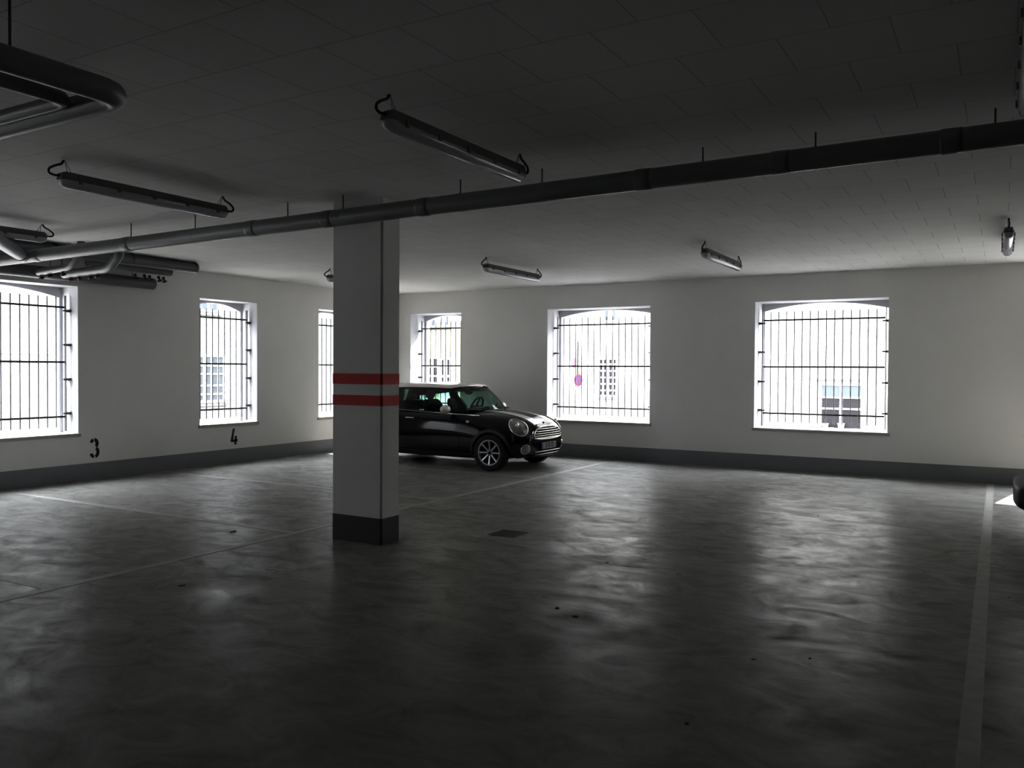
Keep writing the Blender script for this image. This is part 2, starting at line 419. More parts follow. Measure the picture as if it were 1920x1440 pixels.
def scrap(name, x, y, s, m, label, cat, group=None, seed=0, lift=1.0):
    rnd = random.Random(seed); bm = bmesh.new(); n = 7; top = []; bot = []
    for k in range(n):
        a = 2 * PI * k / n; r = s * (0.6 + 0.5 * rnd.random())
        bot.append(bm.verts.new((math.cos(a) * r * 1.5, math.sin(a) * r, 0.0))); top.append(bm.verts.new((math.cos(a) * r * 1.3, math.sin(a) * r * 0.85, s * lift * (0.12 + 0.35 * rnd.random()))))
    for i in range(n): bm.faces.new((bot[i], bot[(i + 1) % n], top[(i + 1) % n], top[i]))
    bm.faces.new(bot[::-1]); bm.faces.new(top)
    o = link(name, bm, m); o.location = (x, y, 0.0005); o.rotation_euler = (0, 0, rnd.random() * 3)
    tag(o, label, cat, group)
scrap('paper_scrap', -5.41, 10.99, 0.06, M['paper'], 'small white paper scrap on the floor in front of the bay line', 'paper scrap', lift=0.25)
LV = [(-6.64, 5.80, 0.036, 'largest dark dead leaf, lying on the floor inside the left bay line'), (-5.32, 4.16, 0.022, 'dark dead leaf on the floor left of the column, below the long bay line'),
      (-2.62, 5.11, 0.018, None), (-2.43, 5.0, 0.022, None), (-1.19, 4.79, 0.012, None), (-1.24, 3.75, 0.012, None), (-0.92, 4.97, 0.011, None), (0.08, 7.09, 0.013, None), (-2.88, 6.55, 0.012, None), (-1.77, 9.95, 0.016, None)]
for k, (x, y, s, lab) in enumerate(LV):
    scrap('dead_leaf', x, y, s, M['leaf'], lab or 'tiny dark crumb of leaf on the open grey floor', 'dead leaf', None if lab else 'tiny leaf crumbs on the open floor', seed=k, lift=0.4)

# ------------------------------------------------------------------ main drain pipe under the ceiling
PY = 5.85
def pz(x): return 3.020 + (x + 8.4) * (0.064 / 8.5)
mp = empty('drain_pipe', (0, PY, 0), label='long grey plastic drain pipe hung under the ceiling across the whole garage', cat='pipe')
cps = [-10.11, -8.38, -6.41, -5.41, -4.31, -2.30, -1.31, -0.28]
ends = [-11.23] + cps + [1.7, 3.7, XR]
for a, b in zip(ends[:-1], ends[1:]):
    bm = bmesh.new(); tube(bm, [(a, 0, pz(a)), (b, 0, pz(b))], 0.075, 24); link('pipe_section', bm, M['pvc'], mp)
for x in cps:
    bm = bmesh.new()
    pr = [(x - 0.061, .0755), (x - 0.06, .0785), (x - 0.05, .080), (x + 0.02, .080), (x + 0.03, .0782), (x + 0.06, .078), (x + 0.061, .0755)]
    tube(bm, [(a, 0, pz(a)) for a, r in pr], [r for a, r in pr], 24); link('coupling', bm, M['pvc'], mp)
for x in (-8.33, -7.27, -5.94, -5.24, -3.94, -3.16, -1.855, -1.085, -0.045):
    bm = bmesh.new(); tube(bm, [(x, 0, pz(x) + 0.07), (x, 0, H)], 0.006, 8); link('hanger_rod', bm, M['darksteel'], mp)
    bm = bmesh.new(); tube(bm, [(x - 0.014, 0, pz(x)), (x + 0.014, 0, pz(x))], 0.0762, 24, cap=True); link('pipe_clamp', bm, M['pvc'], mp)
bm = bmesh.new(); tube(bm, [(-8.3, -1.53, 2.925), (-9.05, -1.0, 2.948), (-10.42, 0, 3.0)], 0.070, 20)
br = link('branch', bm, M['pvc2'], mp)
bm = bmesh.new(); tube(bm, [(-10.16, -0.19, 2.990), (-10.10, -0.234, 2.988)], 0.079, 20); link('collar', bm, M['pvc'], br)

# insulated pipes in the far left corner of the ceiling
def run(label, pts, r, m, elbow=0.12, loc_group=None, joints=(), name='insulated_pipe'):
    root = empty(name, (0, 0, 0), label=label, cat='pipe', group=loc_group)
    bm = bmesh.new(); tube(bm, bend(pts, elbow), r, 20); link('jacket', bm, m, root, recalc=True)
    for (p, d) in joints:
        p = Vector(p); d = Vector(d).normalized()
        bm = bmesh.new(); tube(bm, [p - d * 0.02, p + d * 0.02], r + 0.003, 20); link('joint_ring', bm, M['pvcdark'], root)
    return root
PGRP = 'insulated pipes by the left wall'
A_ = run('thick grey insulated pipe along the ceiling ending between the first two left-wall windows', [(-10.55, 4.0, 3.160), (-10.55, 8.50, 3.160)], 0.080, M['pvc2'], 0.16, PGRP, [((-10.55, 6.3, 3.168), (0, 1, 0)), ((-10.55, 7.4, 3.168), (0, 1, 0)), ((-10.55, 8.46, 3.168), (0, 1, 0))])
B_ = run('slimmer grey pipe running alongside the thick insulated pipe, nearer the wall', [(-10.74, 4.0, 3.17), (-10.74, 8.25, 3.17)], 0.055, M['pvc2'], 0.12, PGRP, [((-10.74, 7.0, 3.17), (0, 1, 0))])
Cc = run('dark grey pipe hugging the left wall just above the large window', [(-11.36, 3.0, 2.945), (-11.36, 8.36, 2.945)], 0.085, M['pvc2'], 0.1, PGRP, [((-11.36, 5.0, 2.945), (0, 1, 0))])
D1 = run('grey cross pipe from the left wall toward the ceiling, nearer of two', [(-11.24, 6.50, 2.93), (-10.40, 6.43, 2.945), (-10.12, 6.40, 3.12), (-10.12, 6.40, H)], 0.045, M['pvc2'], 0.12, PGRP)
D2 = run('grey cross pipe from the left wall with a broad elbow, farther of two', [(-11.24, 6.86, 2.94), (-10.12, 6.80, 2.95), (-9.86, 6.76, 3.12), (-9.86, 6.76, H)], 0.06, M['pvc2'], 0.14, PGRP)

def valve(parent, p, m, ax=(1, 0, 0)):
    p = Vector(p); a = Vector(ax).normalized() * 0.35; d = (Vector((0, 0, -1)) + a).normalized()
    bm = bmesh.new(); tube(bm, [p + d * 0.01, p + d * 0.05, p + d * 0.051, p + d * 0.07], [0.022, 0.022, 0.012, 0.012], 12)
    v = link('valve', bm, M['valve'], parent)
    bm = bmesh.new(); tube(bm, [p + d * 0.068, p + d * 0.072, p + d * 0.094, p + d * 0.098], [0.026, 0.034, 0.034, 0.024], 12); link('hand_wheel', bm, m, v)
for par, x, y in ((D1, -10.9, 6.465), (D2, -11.05, 6.85)):
    bm = bmesh.new(); tube(bm, [(x, y, 2.97), (x, y, H)], 0.005, 6); link('hanger_rod', bm, M['darksteel'], par)
for q in ((-11.22, 6.5, 2.93), (-10.98, 6.47, 2.94), (-10.64, 6.45, 2.94)): valve(D1, q, M['valve'], (0.4, 1, 0))
for q in ((-11.12, 6.85, 2.93), (-10.88, 6.83, 2.93), (-10.62, 6.82, 2.93), (-10.45, 6.81, 2.94)): valve(D2, q, M['valve2'], (1, 0.5, 0))
T_ = run('grey pipe with small dark taps, between the wall pipe and the thick pipe', [(-10.93, 7.0, 3.105), (-10.93, 8.34, 3.105)], 0.062, M['pvc2'], 0.1, PGRP, name='valve_pipe')
for q, mm in (((-10.95, 7.74, 3.03), 'valve'), ((-10.90, 7.86, 3.03), 'valve'), ((-10.95, 7.98, 3.03), 'valve2'), ((-10.90, 8.10, 3.03), 'valve'), ((-10.95, 8.22, 3.03), 'valve')): valve(T_, q, M[mm], (0.6, 1, 0))
b2 = bmesh.new(); tube(b2, [(-10.93, 7.6, 3.15), (-10.93, 7.6, H)], 0.005, 6); link('hanger_rod', b2, M['darksteel'], T_)
bm = bmesh.new(); tube(bm, [(-11.1, 5.15, H), (-11.1, 5.15, 3.0)], 0.005, 6)
for x, par, z in ((-11.36, Cc, 3.02), (-10.55, A_, 3.23), (-10.74, B_, 3.21)):
    for y in (5.2, 6.9, 8.0):
        b2 = bmesh.new(); tube(b2, [(x, y, H), (x, y, z)], 0.005, 6); link('hanger_rod', b2, M['darksteel'], par)
bm.free()

# two L-shaped pipes near the camera, top left
run('thick dark insulated pipe bent in an L under the near ceiling, outer of two', [(-3.65, -3.0, 2.95), (-3.64, 2.52, 2.95), (-L, 2.52, 2.95)], 0.058, M['pvc'], 0.13, 'L-shaped pipes under the near ceiling', [((-3.645, 0.9, 2.95), (0, 1, 0))])
run('thinner dark pipe bent in an L under the near ceiling, inner of two', [(-3.92, -3.0, 2.95), (-3.92, 2.42, 2.95), (-L, 2.42, 2.95)], 0.036, M['pvc'], 0.10, 'L-shaped pipes under the near ceiling')
for x, y, z in ((-3.64, 1.96, 3.0), (-3.92, 1.75, 2.98), (-5.6, 2.52, 3.0)):
    pass
bm = bmesh.new(); tube(bm, [(-3.645, 1.99, 3.0), (-3.645, 1.99, H)], 0.006, 6)
link('hanger_rod', bm, M['darksteel'], [o for o in C.objects if o.name.startswith('insulated_pipe') and 'outer of two' in o['label']][0])
bm = bmesh.new(); tube(bm, [(-3.92, 1.2, 2.98), (-3.92, 1.2, H)], 0.006, 6)
link('hanger_rod', bm, M['darksteel'], [o for o in C.objects if o.name.startswith('insulated_pipe') and 'inner of two' in o['label']][0])

# ------------------------------------------------------------------ strip lights
def make_lamp():
    r = empty('strip_light')                            # origin on the ceiling at the lamp's middle
    zt, zm, zb = -0.090, -0.150, -0.208; hl = 0.80
    bm = bmesh.new()
    prof = [(-0.036, zt), (0.036, zt), (0.052, zm + 0.008), (0.055, zm), (-0.055, zm), (-0.052, zm + 0.008)]
    secs = []
    for y, s in ((-hl, 0.72), (-hl + 0.03, 1.0), (hl - 0.03, 1.0), (hl, 0.72)):
        secs.append([bm.verts.new((x * s, y, zm + (z - zm) * (s if z > zm else 1))) for x, z in prof])
    for i in range(3):
        for k in range(6): bm.faces.new((secs[i][k], secs[i][(k + 1) % 6], secs[i + 1][(k + 1) % 6], secs[i + 1][k]))
    bm.faces.new(secs[0][::-1]); bm.faces.new(secs[-1])
    link('housing', bm, M['lamp'], r)
    bm = bmesh.new(); secs = []; n = 12
    for y, s in ((-hl + 0.005, 0.45), (-hl + 0.02, 0.8), (-hl + 0.05, 1.0), (hl - 0.05, 1.0), (hl - 0.02, 0.8), (hl - 0.005, 0.45)):
        ring = []
        for k in range(n + 1):
            a = PI * k / n; ring.append(bm.verts.new((math.cos(a) * 0.050 * (0.55 + 0.45 * s), y, zm - 0.001 - (math.sin(a) ** 0.75) * (zm - zb) * s)))
        secs.append(ring)
    for i in range(5):
        for k in range(n): bm.faces.new((secs[i][k], secs[i][k + 1], secs[i + 1][k + 1], secs[i + 1][k]))
    bm.faces.new(secs[0]); bm.faces.new(secs[-1][::-1])
    link('diffuser', bm, M['diff'], r, smooth=True)
    bm = bmesh.new(); tube(bm, [(0, -hl + 0.06, zm - 0.03), (0, hl - 0.06, zm - 0.03)], 0.013, 10); link('tube', bm, M['tube'], r)
    for y in (-0.66, -0.33, 0.0, 0.33, 0.66):
        for s in (-1, 1):
            bm = bmesh.new(); bx(bm, s * 0.057 - 0.005, s * 0.057 + 0.005, y - 0.013, y + 0.013, zm - 0.022, zm + 0.016)
            link('clip', bm, M['lamp'], r)
    for s in (-1, 1):
        pts = [(0, s * 0.765, 0), (0, s * 0.78, -0.03), (0.004, s * 0.84, -0.055), (0.004, s * 0.885, -0.085), (0, s * 0.885, -0.115), (0, s * 0.85, -0.128), (0, s * 0.79, -0.122)]
        bm = bmesh.new(); tube(bm, bend(pts, 0.03, 4), 0.009, 8); link('cable', bm, M['cable'], r)
        bm = bmesh.new(); tube(bm, [(0, s * 0.755, 0), (0.0, s * 0.735, zt)], 0.0035, 6); tube(bm, [(0, s * 0.755, 0), (0, s * 0.70, zt)], 0.0035, 6)
        link('hanging_wire', bm, M['wire'], r)
    return r
LG = 'strip lights hung under the ceiling'
lamp0 = make_lamp()
LAMPS = [(-3.092, 4.61, 'long strip light before the drain pipe, above and right of the column'),
         (-6.27, 4.59, 'long strip light hanging in front of the drain pipe, left of the column'),
         (-9.28, 4.65, 'strip light cut by the left picture edge, above the pipes over the large window'),
         (0.115, 4.61, 'strip light of which only a bright sliver shows at the top right picture edge'),
         (-9.304, 10.84, 'strip light whose end peeks out behind the left side of the striped column'),
         (-6.34, 10.84, 'strip light over the parked car, near the back wall'),
         (-3.16, 10.85, 'white glinting strip light near the back wall between its two wide windows'),
         (0.058, 10.84, 'strip light seen end-on near the right end of the back wall')]
for i, (x, y, lab) in enumerate(LAMPS):
    o = lamp0 if i == 0 else copy_tree(lamp0)
    o.location = (x, y, H); tag(o, lab, 'strip light', LG)

# ------------------------------------------------------------------ the parked car (built nose to +x, front axle at x=0)
def loft_body(ST, levels=2):
    """half sections -> closed body mesh, smoothed; returns a bmesh-free mesh object's data"""
    bm = bmesh.new(); rings = []
    for (x, zb, wb, ws, zs, wm, zm, wu, zu, wh, zh, wi, zi, zt) in ST:
        half = [(0, zb), (wb * 0.6, zb), (wb, zb + 0.015), (ws, zs), (wm, zm), (wu, zu), (wh, zh), (wi, zi)]
        pts = half + [(0, zt)] + [(-y, z) for y, z in half[:0:-1]]
        rings.append([bm.verts.new((x, y, z)) for y, z in pts])
    n = len(rings[0])
    for i in range(len(rings) - 1):
        for k in range(n): bm.faces.new((rings[i][k], rings[i][(k + 1) % n], rings[i + 1][(k + 1) % n], rings[i + 1][k]))
    for r in (rings[0], rings[-1]):
        # quad cap, left/right mirrored pairs
        for k in range(n // 2):
            a, b, c, d = r[k], r[k + 1], r[(-k - 1) % n], r[(-k) % n]
            vs = []
            for v in (a, b, c, d):
                if v not in vs: vs.append(v)
            if len(vs) >= 3: bm.faces.new(vs)
    bmesh.ops.recalc_face_normals(bm, faces=bm.faces[:])
    me = bpy.data.meshes.new('tmp'); bm.to_mesh(me); bm.free()
    o = bpy.data.objects.new('tmp', me); C.objects.link(o)
    s = o.modifiers.new('s', 'SUBSURF'); s.levels = levels; s.render_levels = levels
    return o

def bake(o):
    dg = bpy.context.evaluated_depsgraph_get(); dg.update()
    me = bpy.data.meshes.new_from_object(o.evaluated_get(dg))
    return me

def cut_arches(o, spots, r, depth=0.34):
    tools = []
    for (x, z) in spots:
        for s in (-1, 1):
            bm = bmesh.new(); y0 = s * (0.86 - depth); y1 = s * 1.1
            lathe(bm, [(r, min(y0, y1)), (r, max(y0, y1))], 'y', 40, (x, 0, z)); bmesh.ops.recalc_face_normals(bm, faces=bm.faces[:])
            me = bpy.data.meshes.new('cut'); bm.to_mesh(me); bm.free()
            t = bpy.data.objects.new('cut', me); C.objects.link(t); tools.append(t)
            m = o.modifiers.new('b', 'BOOLEAN'); m.object = t; m.operation = 'DIFFERENCE'; m.solver = 'EXACT'
    me = bake(o)
    for t in tools: bpy.data.objects.remove(t, do_unlink=True)
    return me

R_T = 0.30; WB = 2.467
ST = [(-3.01, .36, .40, .52, .42, .58, .52, .56, .64, .50, .74, .30, .76, .77), (-2.97, .27, .52, .66, .36, .72, .50, .70, .68, .64, .84, .40, .87, .88),
      (-2.85, .21, .62, .75, .33, .79, .50, .78, .72, .72, .92, .45, .955, .96), (-2.47, .155, .68, .80, .32, .835, .50, .825, .72, .765, .948, .50, .965, .97),
      (-1.90, .15, .70, .80, .30, .815, .50, .815, .72, .765, .950, .50, .95, .95), (-1.155, .15, .70, .795, .30, .81, .50, .81, .72, .76, .938, .5, .94, .94),
      (-.60, .15, .70, .795, .30, .81, .50, .805, .72, .757, .916, .5, .935, .945), (-.38, .15, .70, .795, .30, .815, .50, .805, .70, .745, .905, .5, .945, .965),
      (0, .155, .68, .80, .32, .835, .50, .81, .70, .715, .878, .48, .925, .945), (.30, .20, .64, .765, .32, .805, .48, .775, .67, .675, .825, .45, .875, .895),
      (.46, .20, .58, .70, .32, .745, .46, .71, .64, .62, .765, .42, .825, .845), (.55, .21, .52, .63, .32, .67, .45, .64, .62, .56, .715, .38, .775, .795),
      (.615, .22, .44, .54, .33, .58, .44, .55, .58, .48, .67, .33, .725, .74), (.655, .28, .34, .43, .36, .46, .44, .44, .54, .38, .60, .25, .64, .655)]
ST2 = [s for s in ST[:9]] + [(.30, .20, .64, .765, .32, .805, .44, .775, .60, .675, .745, .45, .79, .80), (.45, .22, .58, .71, .31, .75, .42, .71, .55, .62, .66, .42, .70, .71),
      (.55, .28, .56, .69, .35, .72, .44, .68, .53, .62, .585, .42, .60, .605), (.66, .32, .54, .65, .36, .68, .44, .65, .51, .60, .555, .42, .565, .57), (.715, .36, .48, .58, .39, .60, .44, .58, .49, .54, .52, .38, .53, .532)]

def ray_patch(bvh, grid, d, off=0.004):
    """project a grid of points along d onto the body; returns list of rows of 3D points (None where missed)"""
    d = Vector(d).normalized(); rows = []
    for row in grid:
        rr = []
        for p in row:
            h = bvh.ray_cast(Vector(p) - d * 3.0, d)
            rr.append(h[0] + h[1].normalized() * off if h[0] is not None else None)
        rows.append(rr)
    return rows
def patch_bm(rows):
    bm = bmesh.new(); V = [[bm.verts.new(p) if p is not None else None for p in r] for r in rows]
    for i in range(len(V) - 1):
        for k in range(len(V[i]) - 1):
            q = (V[i][k], V[i + 1][k], V[i + 1][k + 1], V[i][k + 1])
            if all(q): bm.faces.new(q).smooth = True
    return bm

def make_wheel(parent, x, s):
    """tyre, rim, spokes; axle along y, s = side"""
    w = empty('wheel', (x, s * 0.735, R_T), parent=parent)
    bm = bmesh.new()
    lathe(bm, [(.205, -.085), (.235, -.095), (.275, -.097), (.293, -.085), (.300, -.06), (.300, .06), (.293, .085), (.275, .097), (.235, .095), (.205, .085), (.195, .05), (.195, -.05), (.205, -.085)], 'y', 48, cap=False)
    link('tyre', bm, M['tyre'], w)
    bm = bmesh.new(); o = s
    lathe(bm, [(.178, .03 * o), (.186, .078 * o), (.196, .088 * o), (.211, .088 * o), (.211, .07 * o), (.203, .02 * o), (.178, .03 * o)], 'y', 48, cap=False)
    lathe(bm, [(.0, .076 * o), (.026, .074 * o), (.03, .062 * o), (.055, .062 * o), (.066, .05 * o), (.066, .0)], 'y', 32)
    for k in range(8):
        a = 2 * PI * k / 8 + PI / 2; er = Vector((math.cos(a), 0, math.sin(a))); et = Vector((-math.sin(a), 0, math.cos(a))); yy = Vector((0, o, 0))
        ra, rb = 0.045, 0.192; wa, wb = 0.014, 0.018
        lo = [er * ra + et * wa + yy * .048, er * ra - et * wa + yy * .048, er * rb - et * wb + yy * .066, er * rb + et * wb + yy * .066]
        hi = [er * ra + et * wa * .7 + yy * .066, er * ra - et * wa * .7 + yy * .066, er * rb - et * wb * .72 + yy * .084, er * rb + et * wb * .72 + yy * .084]
        a4 = [bm.verts.new(v) for v in lo]; b4 = [bm.verts.new(v) for v in hi]
        for i in range(4): bm.faces.new((a4[i], a4[(i + 1) % 4], b4[(i + 1) % 4], b4[i]))
        bm.faces.new(b4); bm.faces.new(a4[::-1])
    rim = link('rim', bm, M['alloy'], w)
    bm = bmesh.new(); lathe(bm, [(.0, .012 * o), (.19, .012 * o), (.19, .0)], 'y', 32); link('brake_disc', bm, M['dark'], w)
    bm = bmesh.new(); lathe(bm, [(.0, .082 * o), (.02, .080 * o), (.024, .07 * o)], 'y', 20); link('hub_cap', bm, M['trimblk'], w)
    return w

def make_car(label, group, loc, rz, stations, striped, skin='paint', cat='car', name='parked_car'):
    car = empty(name, loc, rz, label=label, cat=cat, group=group)
    raw = loft_body(stations)
    me0 = bake(raw)
    bvh = BVHTree.FromPolygons([v.co.copy() for v in me0.vertices], [tuple(p.vertices) for p in me0.polygons])
    me = cut_arches(raw, [(0, 0.29), (-WB, 0.29)], 0.345)
    bpy.data.objects.remove(raw, do_unlink=True)
    me.name = 'body'; me.materials.clear(); me.materials.append(M[skin])
    for p in me.polygons: p.use_smooth = True; p.material_index = 0
    body = bpy.data.objects.new('body', me); C.objects.link(body); body.parent = car
    mm = body.modifiers.new('edges', 'EDGE_SPLIT'); mm.split_angle = math.radians(50)
    # wheel wells
    for x in (0, -WB):
        for s in (-1, 1): make_wheel(car, x, s)
    # black arch cladding and sills
    for s in (-1, 1):
        for x in (0, -WB):
            rows = []
            for k in range(25):
                a = math.radians(-14 + 208 * k / 24)
                rows.append([(x + math.cos(a) * r, s * 1.0, 0.29 + math.sin(a) * r) for r in (0.338, 0.352, 0.368, 0.386)])
            rr = ray_patch(bvh, rows, (0, -s, 0), 0.010)
            link('arch_trim', patch_bm(rr), M['trimblk'], car)
        g = [[(-WB + .37 + (WB - .74) * k / 20, s, z) for z in (0.19, 0.235, 0.285)] for k in range(21)]
        link('sill_trim', patch_bm(ray_patch(bvh, g, (0, -s, 0), 0.008)), M['trimblk'], car)
        # door skin with a chrome handle
        g = [[(-1.78 + 1.14 * i / 16 + (0.05 if z < .5 else 0), s, z) for z in [0.305 + 0.60 * k / 10 for k in range(11)]] for i in range(17)]
        door = link('door', patch_bm(ray_patch(bvh, g, (0, -s, 0), 0.003)), M['paint'], car)
        p = [ray_patch(bvh, [[(x, s, 0.81)]], (0, -s, 0), o_)[0][0] for x, o_ in ((-1.71, .008), (-1.68, .028), (-1.56, .028), (-1.53, .008))]
        bm = bmesh.new(); tube(bm, p, 0.011, 10); link('door_handle', bm, M['chrome'], door)
        # belt line chrome
        pts = []
        for k in range(30):
            x = -2.70 + (2.70 - .26) * k / 29; z = 0.952 - max(0, (x + 1.9)) * 0.0325
            h = bvh.ray_cast(Vector((x, s * 2, z - 0.02)), Vector((0, -s, 0)))
            pts.append(Vector((x, h[0].y + s * 0.004, z - 0.012)))
        bm = bmesh.new(); tube(bm, pts, 0.010, 8); link('belt_moulding', bm, M['chrome'], car)
        # side indicator
        h = bvh.ray_cast(Vector((-.445, s * 2, .785)), Vector((0, -s, 0)))[0]
        bm = bmesh.new(); ellipsoid(bm, (-.445, h.y, .785), (.034, .012, .024)); link('side_indicator', bm, M['amber'], car)
    # ---- greenhouse loops (right half, y<0 first)
    bl = [(-.36, 0, .965), (-.40, .36, .958), (-.53, .64, .935), (-.62, .715, .922), (-1.1, .725, .930), (-1.75, .725, .948), (-2.52, .72, .955), (-2.70, .66, .965), (-2.83, .36, .97), (-2.86, 0, .972)]
    rl = [(-.80, 0, 1.350), (-.83, .34, 1.343), (-.88, .525, 1.325), (-.925, .565, 1.315), (-1.2, .57, 1.325), (-1.75, .57, 1.325), (-2.46, .555, 1.300), (-2.58, .51, 1.295), (-2.68, .3, 1.30), (-2.70, 0, 1.305)]
    def strip(i0, i1, s, t0=0.0, t1=1.0, inset=0.0, n=6):
        bm = bmesh.new(); V = []
        for i in range(i0, i1 + 1):
            a, b = Vector(bl[i]), Vector(rl[i]); col_ = []
            for k in range(n + 1):
                t = t0 + (t1 - t0) * k / n; p = a.lerp(b, t); w = math.sin(PI * t) * 0.018
                col_.append(bm.verts.new((p.x + (w if i < 3 else 0), s * (p.y + (w if 2 <= i <= 7 else 0) - inset), p.z)))
            V.append(col_)
        for i in range(len(V) - 1):
            for k in range(n): bm.faces.new((V[i][k], V[i + 1][k], V[i + 1][k + 1], V[i][k + 1]))
        return bm
    def both(i0, i1, **kw):
        bm = strip(i0, i1, 1, **kw); b2 = strip(i0, i1, -1, **kw)
        me_ = bpy.data.meshes.new('t'); b2.to_mesh(me_); b2.free(); bm.from_mesh(me_); bpy.data.meshes.remove(me_)
        bmesh.ops.remove_doubles(bm, verts=bm.verts[:], dist=0.001); return bm
    link('windscreen', both(0, 2), M['glass'], car, smooth=True)
    link('rear_window', both(7, 9), M['glass'], car, smooth=True)
    for s in (-1, 1):
        link('side_window', strip(3, 5, s), M['glass'], car, smooth=True)
        link('rear_side_window', strip(5, 6, s), M['glass'], car, smooth=True)
        link('rear_pillar', strip(6, 7, s), M['paint'], car, smooth=True)
        bm = strip(2, 3, s); link('windscreen_pillar', bm, M['paint'], car, smooth=True)
        a, b = Vector(bl[5]), Vector(rl[5]); bm = bmesh.new()
        V = [[bm.verts.new((p.x + dx, s * (p.y + .018 * math.sin(PI * t) + 0.004), p.z)) for dx in (-.045, .045)] for t in [k / 6 for k in range(7)] for p in [a.lerp(b, t)]]
        for k in range(6): bm.faces.new((V[k][0], V[k][1], V[k + 1][1], V[k + 1][0]))
        link('door_pillar', bm, M['paint'], car, smooth=True)
    # roof: black gutter and white skin
    def roof_edge(k, grow, dz):
        p = Vector(rl[k]); c = Vector((-1.76, 0, p.z)); d = p - c
        return Vector((p.x + (grow if k < 3 else -grow if k > 6 else 0), p.y + (grow if 1 < k < 9 else 0), p.z + dz))
    def loop(grow, dz):
        h = [roof_edge(k, grow, dz) for k in range(10)]
        return h + [Vector((p.x, -p.y, p.z)) for p in h[8:0:-1]]
    bm = bmesh.new(); a = [bm.verts.new(p) for p in loop(0.0, -0.028)]; b = [bm.verts.new(p) for p in loop(0.012, 0.012)]
    for i in range(len(a)): bm.faces.new((a[i], a[(i + 1) % len(a)], b[(i + 1) % len(a)], b[i]))
    link('roof_gutter', bm, M['paint'], car, smooth=True)
    bm = bmesh.new(); prev = None; n = 18
    base = loop(0.012, 0.010)
    for (sc, dz) in ((1.0, 0.0), (1.0, 0.018), (0.97, 0.036), (0.88, 0.052), (0.66, 0.068), (0.36, 0.077)):
        ring = []
        for p in base:
            c = Vector((-1.76, 0, p.z))
            ring.append(bm.verts.new((-1.76 + (p.x + 1.76) * sc, p.y * sc, (p.z * sc + 1.345 * (1 - sc)) + dz)))
        if prev:
            for i in range(len(ring)): bm.faces.new((prev[i], prev[(i + 1) % len(ring)], ring[(i + 1) % len(ring)], ring[i]))
        prev = ring
    bm.faces.new(prev)
    link('roof', bm, M['white'] if striped else M['paint'], car, smooth=True)
    # mirrors
    for s in (-1, 1):
        bm = bmesh.new(); ellipsoid(bm, (-.80, s * .905, .985), (.078, .115, .073)); mc = link('wing_mirror', bm, M['white'] if striped else M['paint'], car)
        bm = bmesh.new(); tube(bm, [(-.79, s * .71, .945), (-.80, s * .84, .955)], 0.022, 8); link('mirror_foot', bm, M['trimblk'], mc)
        bm = bmesh.new(); ellipsoid(bm, (-.868, s * .905, .985), (.018, .10, .062)); link('mirror_glass', bm, M['dark'], mc)
    # interior
    for s in (-1, 1):
        bm = bmesh.new()
        lo = [(-1.30, .25), (-1.46, .25), (-1.52, .24), (-1.38, .24)]
        V = []
        for (x, hw, z, th) in ((-1.36, .235, .78, .11), (-1.42, .24, .98, .10), (-1.47, .20, 1.09, .07), (-1.485, .15, 1.125, .05)):
            V.append([bm.verts.new((x + th / 2, s * .36 - hw, z)), bm.verts.new((x + th / 2, s * .36 + hw, z)), bm.verts.new((x - th / 2, s * .36 + hw, z)), bm.verts.new((x - th / 2, s * .36 - hw, z))])
        for i in range(3):
            for k in range(4): bm.faces.new((V[i][k], V[i][(k + 1) % 4], V[i + 1][(k + 1) % 4], V[i + 1][k]))
        bm.faces.new(V[-1]); bm.faces.new(V[0][::-1])
        ellipsoid(bm, (-1.50, s * .36, 1.20), (.05, .125, .085))
        link('front_seat', bm, M['seat'], car)
    bm = bmesh.new(); 
    for s in (-1, 1): bx(bm, -2.42, -2.30, s * .30 - .25, s * .30 + .25, .80, 1.08, 0.03); ellipsoid(bm, (-2.38, s * .30, 1.13), (.04, .12, .06))
    link('rear_seat', bm, M['seat'], car)
    bm = bmesh.new(); cs = Vector((-1.0, .36, .985)); nx = Vector((-.9, 0, .42)).normalized(); ea = Vector((0, 1, 0)); eb = nx.cross(ea)
    tube(bm, [cs + (ea * math.cos(2 * PI * k / 24) + eb * math.sin(2 * PI * k / 24)) * .18 for k in range(24)], 0.017, 8, closed=True)
    for a in (0, PI, 1.5 * PI): tube(bm, [cs, cs + (ea * math.cos(a) + eb * math.sin(a)) * .18], 0.018, 6)
    link('steering_wheel', bm, M['seat'], car)
    bm = bmesh.new(); V = []
    for (x, z) in ((-.46, .966), (-.62, .985), (-.80, .985), (-.92, .95)):
        V.append([bm.verts.new((x, y, z)) for y in [(-.60 + .2 * k) for k in range(7)]])
    for i in range(3):
        for k in range(6): bm.faces.new((V[i][k], V[i][k + 1], V[i + 1][k + 1], V[i + 1][k]))
    link('dashboard', bm, M['seat'], car, smooth=True)
    bm = bmesh.new(); ellipsoid(bm, (-.93, 0, 1.245), (.03, .115, .04)); tube(bm, [(-.93, 0, 1.25), (-.86, 0, 1.335)], 0.01, 6); link('rear_view_mirror', bm, M['seat'], car)
    for y0, y1 in ((-.60, -.02), (-.02, .52)):
        bm = bmesh.new(); tube(bm, bend([(-.42, y0 + .55, .972), (-.455, y0 + .3, .995), (-.53, y0, .985)], .2), 0.012, 6); link('wiper', bm, M['trimblk'], car)
    return car, bvh

car, bvh = make_car('black compact car with white roof and white bonnet stripes parked in the far corner bay', None, (-7.115, 12.24, 0), 0, ST, True)
X1 = 0.70
